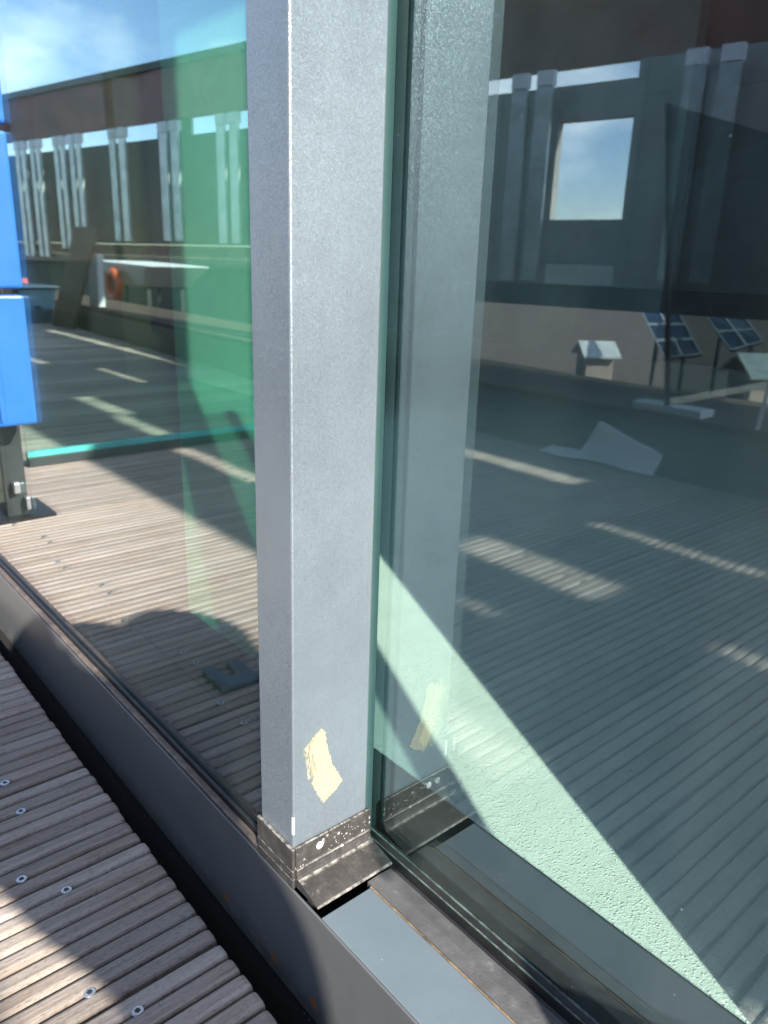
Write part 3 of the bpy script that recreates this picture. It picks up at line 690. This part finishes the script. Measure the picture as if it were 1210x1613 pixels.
bm = bmesh.new()
for a in range(24):
    for b in range(8):
        t0 = a*math.pi/12; p0 = b*math.pi/4
        bm.verts.new(((0.13+0.045*math.cos(p0))*math.cos(t0), 0.045*math.sin(p0), (0.13+0.045*math.cos(p0))*math.sin(t0)))
bm.verts.ensure_lookup_table()
for a in range(24):
    for b in range(8):
        bm.faces.new((bm.verts[a*8+b], bm.verts[((a+1) % 24)*8+b], bm.verts[((a+1) % 24)*8+(b+1) % 8], bm.verts[a*8+(b+1) % 8]))
wh = link('wheel', bm, M['orange'], wb, smooth=True); wh.location = (0.0, 0.38, 1.06)
for x in (-0.2, 0.35):
    B('leg', M['darksteel'], wb, x, x+0.04, -0.2, -0.16, 0, 1.06); B('leg', M['darksteel'], wb, x, x+0.04, 0.16, 0.2, 0, 1.06)
bm = bmesh.new(); bmesh.ops.create_cone(bm, cap_ends=True, segments=16, radius1=0.09, radius2=0.05, depth=0.42)
o = link('orange_cone', bm, M['orange']); o.location = (-10.9, -2.6, 0.2-0.8+0.62); tag(o, 'small orange cone near the blue panels', 'cone')

# ------------------------------------------------------------------ things outside the frame that shade the terrace
cp = empty('shade_slab'); tag(cp, 'unseen slotted slab added to shade the outer half of the deck', 'shade blocker')  # unseen slab added above the deck to cast shade and slit light streaks
OX, OY = 2.2/math.tan(SUN_EL)*0.915, -2.2/math.tan(SUN_EL)*0.403
slots = [(-0.97, -0.56, -0.772, -0.735), (-1.06, -0.70, -0.478, -0.37), (-0.87, -0.76, -0.200, -0.176), (-0.49, -0.36, -0.400, -0.372), (-1.70, -1.20, -1.06, -0.98),
         (-4.0, -3.45, -0.925, -0.885), (-3.2, -2.75, -0.560, -0.49), (-2.75, -2.33, -0.52, -0.46), (-2.16, -1.7, -0.475, -0.425), (-5.2, -4.3, -0.75, -0.70), (-6.2, -3.0, -1.40, -1.33)]
bm = bmesh.new(); xs0, xs1 = -6.9, 0.6; y = -0.165
yc = sorted({0.165, 0.075, -0.165, -1.6}|{s[2] for s in slots}|{s[3] for s in slots}, reverse=True)
for ya, yb in zip(yc, yc[1:]):
    cuts = sorted((s[0], s[1]) for s in slots if s[2] <= yb+1e-6 and s[3] >= ya-1e-6)
    x = xs0
    for a, b in cuts+[(xs1, xs1)]:
        if ya > -0.16: x = max(x, -0.88)
        if ya > 0.1: x = max(x, -0.47)
        if a > x: box(bm, x+OX, a+OX, yb+OY, ya+OY, 2.195, 2.205)
        x = max(x, b)
link('slotted_shade_sheet', bm, M['darksteel'], cp)
for yy in (-2.7, -1.75): B('shade_slab_post', M['darksteel'], cp, 3.5, 3.56, yy, yy+0.06, 0, 2.19)
hp = empty('shade_bar', (0.30, 0.147, 0)); tag(hp, 'unseen bar and tinted pane added to shade the floor behind the glass', 'screen')  # unseen bar and tinted pane, added for the narrow shadow on the floor
def hpart(name, m, *d):
    o = B(name, m, None, *d); o.parent = hp; o.matrix_parent_inverse = Matrix.Translation((-0.30, -0.147, 0))
hpart('bar', M['darksteel'], 0.285, 0.315, 0.131, 0.161, 0.0, 1.9)
bm = bmesh.new(); box(bm, 0.296, 0.304, 0.045, 0.1305, 0.56, 1.9); o = link('pane', bm, M['smoke']); o.parent = hp; o.matrix_parent_inverse = Matrix.Translation((-0.30, -0.147, 0))

# the photographer, stooping behind the camera (casts the shadow on deck and sill)
es = Vector((-0.915, 0.403, 0)); ep = Vector((0.403, 0.915, 0))
def SP(s, p, h): return es*s+ep*p+Vector((0, 0, h))
J = [  # point, radius, parent
    (SP(-.56, .05, .50), .068, None), (SP(-.55, .045, .66), .07, 0), (SP(-.53, -.05, .85), .11, 1), (SP(-.50, -.17, .95), .09, 2),
    (SP(-.47, -.21, 1.00), .075, 3), (SP(-.45, -.23, 1.06), .09, 4),
    (SP(-.53, -.24, .94), .085, 2), (SP(-.46, -.365, .955), .062, 6), (SP(-.24, -.20, .74), .036, 7), (SP(-.07, -.06, .585), .028, 8),
    (SP(-.52, .00, .86), .045, 2), (SP(-.40, .02, .74), .035, 10), (SP(-.08, .03, .60), .028, 11),
    (SP(-.44, .05, .44), .055, 0), (SP(-.50, .07, .10), .045, 13), (SP(-.41, .07, .035), .035, 14),
    (SP(-.66, .08, .28), .06, 0), (SP(-.82, .07, .08), .045, 16), (SP(-.74, .07, .035), .035, 17)]
me = bpy.data.meshes.new('person'); me.from_pydata([tuple(j[0]) for j in J], [(j[2], i) for i, j in enumerate(J) if j[2] is not None], [])
po = bpy.data.objects.new('person', me); col.objects.link(po); me.materials.append(M['cloth'])
sk = po.modifiers.new('skin', 'SKIN')
for i, j in enumerate(J):
    me.skin_vertices[0].data[i].radius = (j[1], j[1]); me.skin_vertices[0].data[i].use_root = (i == 0)
ss = po.modifiers.new('sub', 'SUBSURF'); ss.levels = 2; ss.render_levels = 2
tag(po, 'person in dark clothes crouching behind the camera to take the picture', 'person')
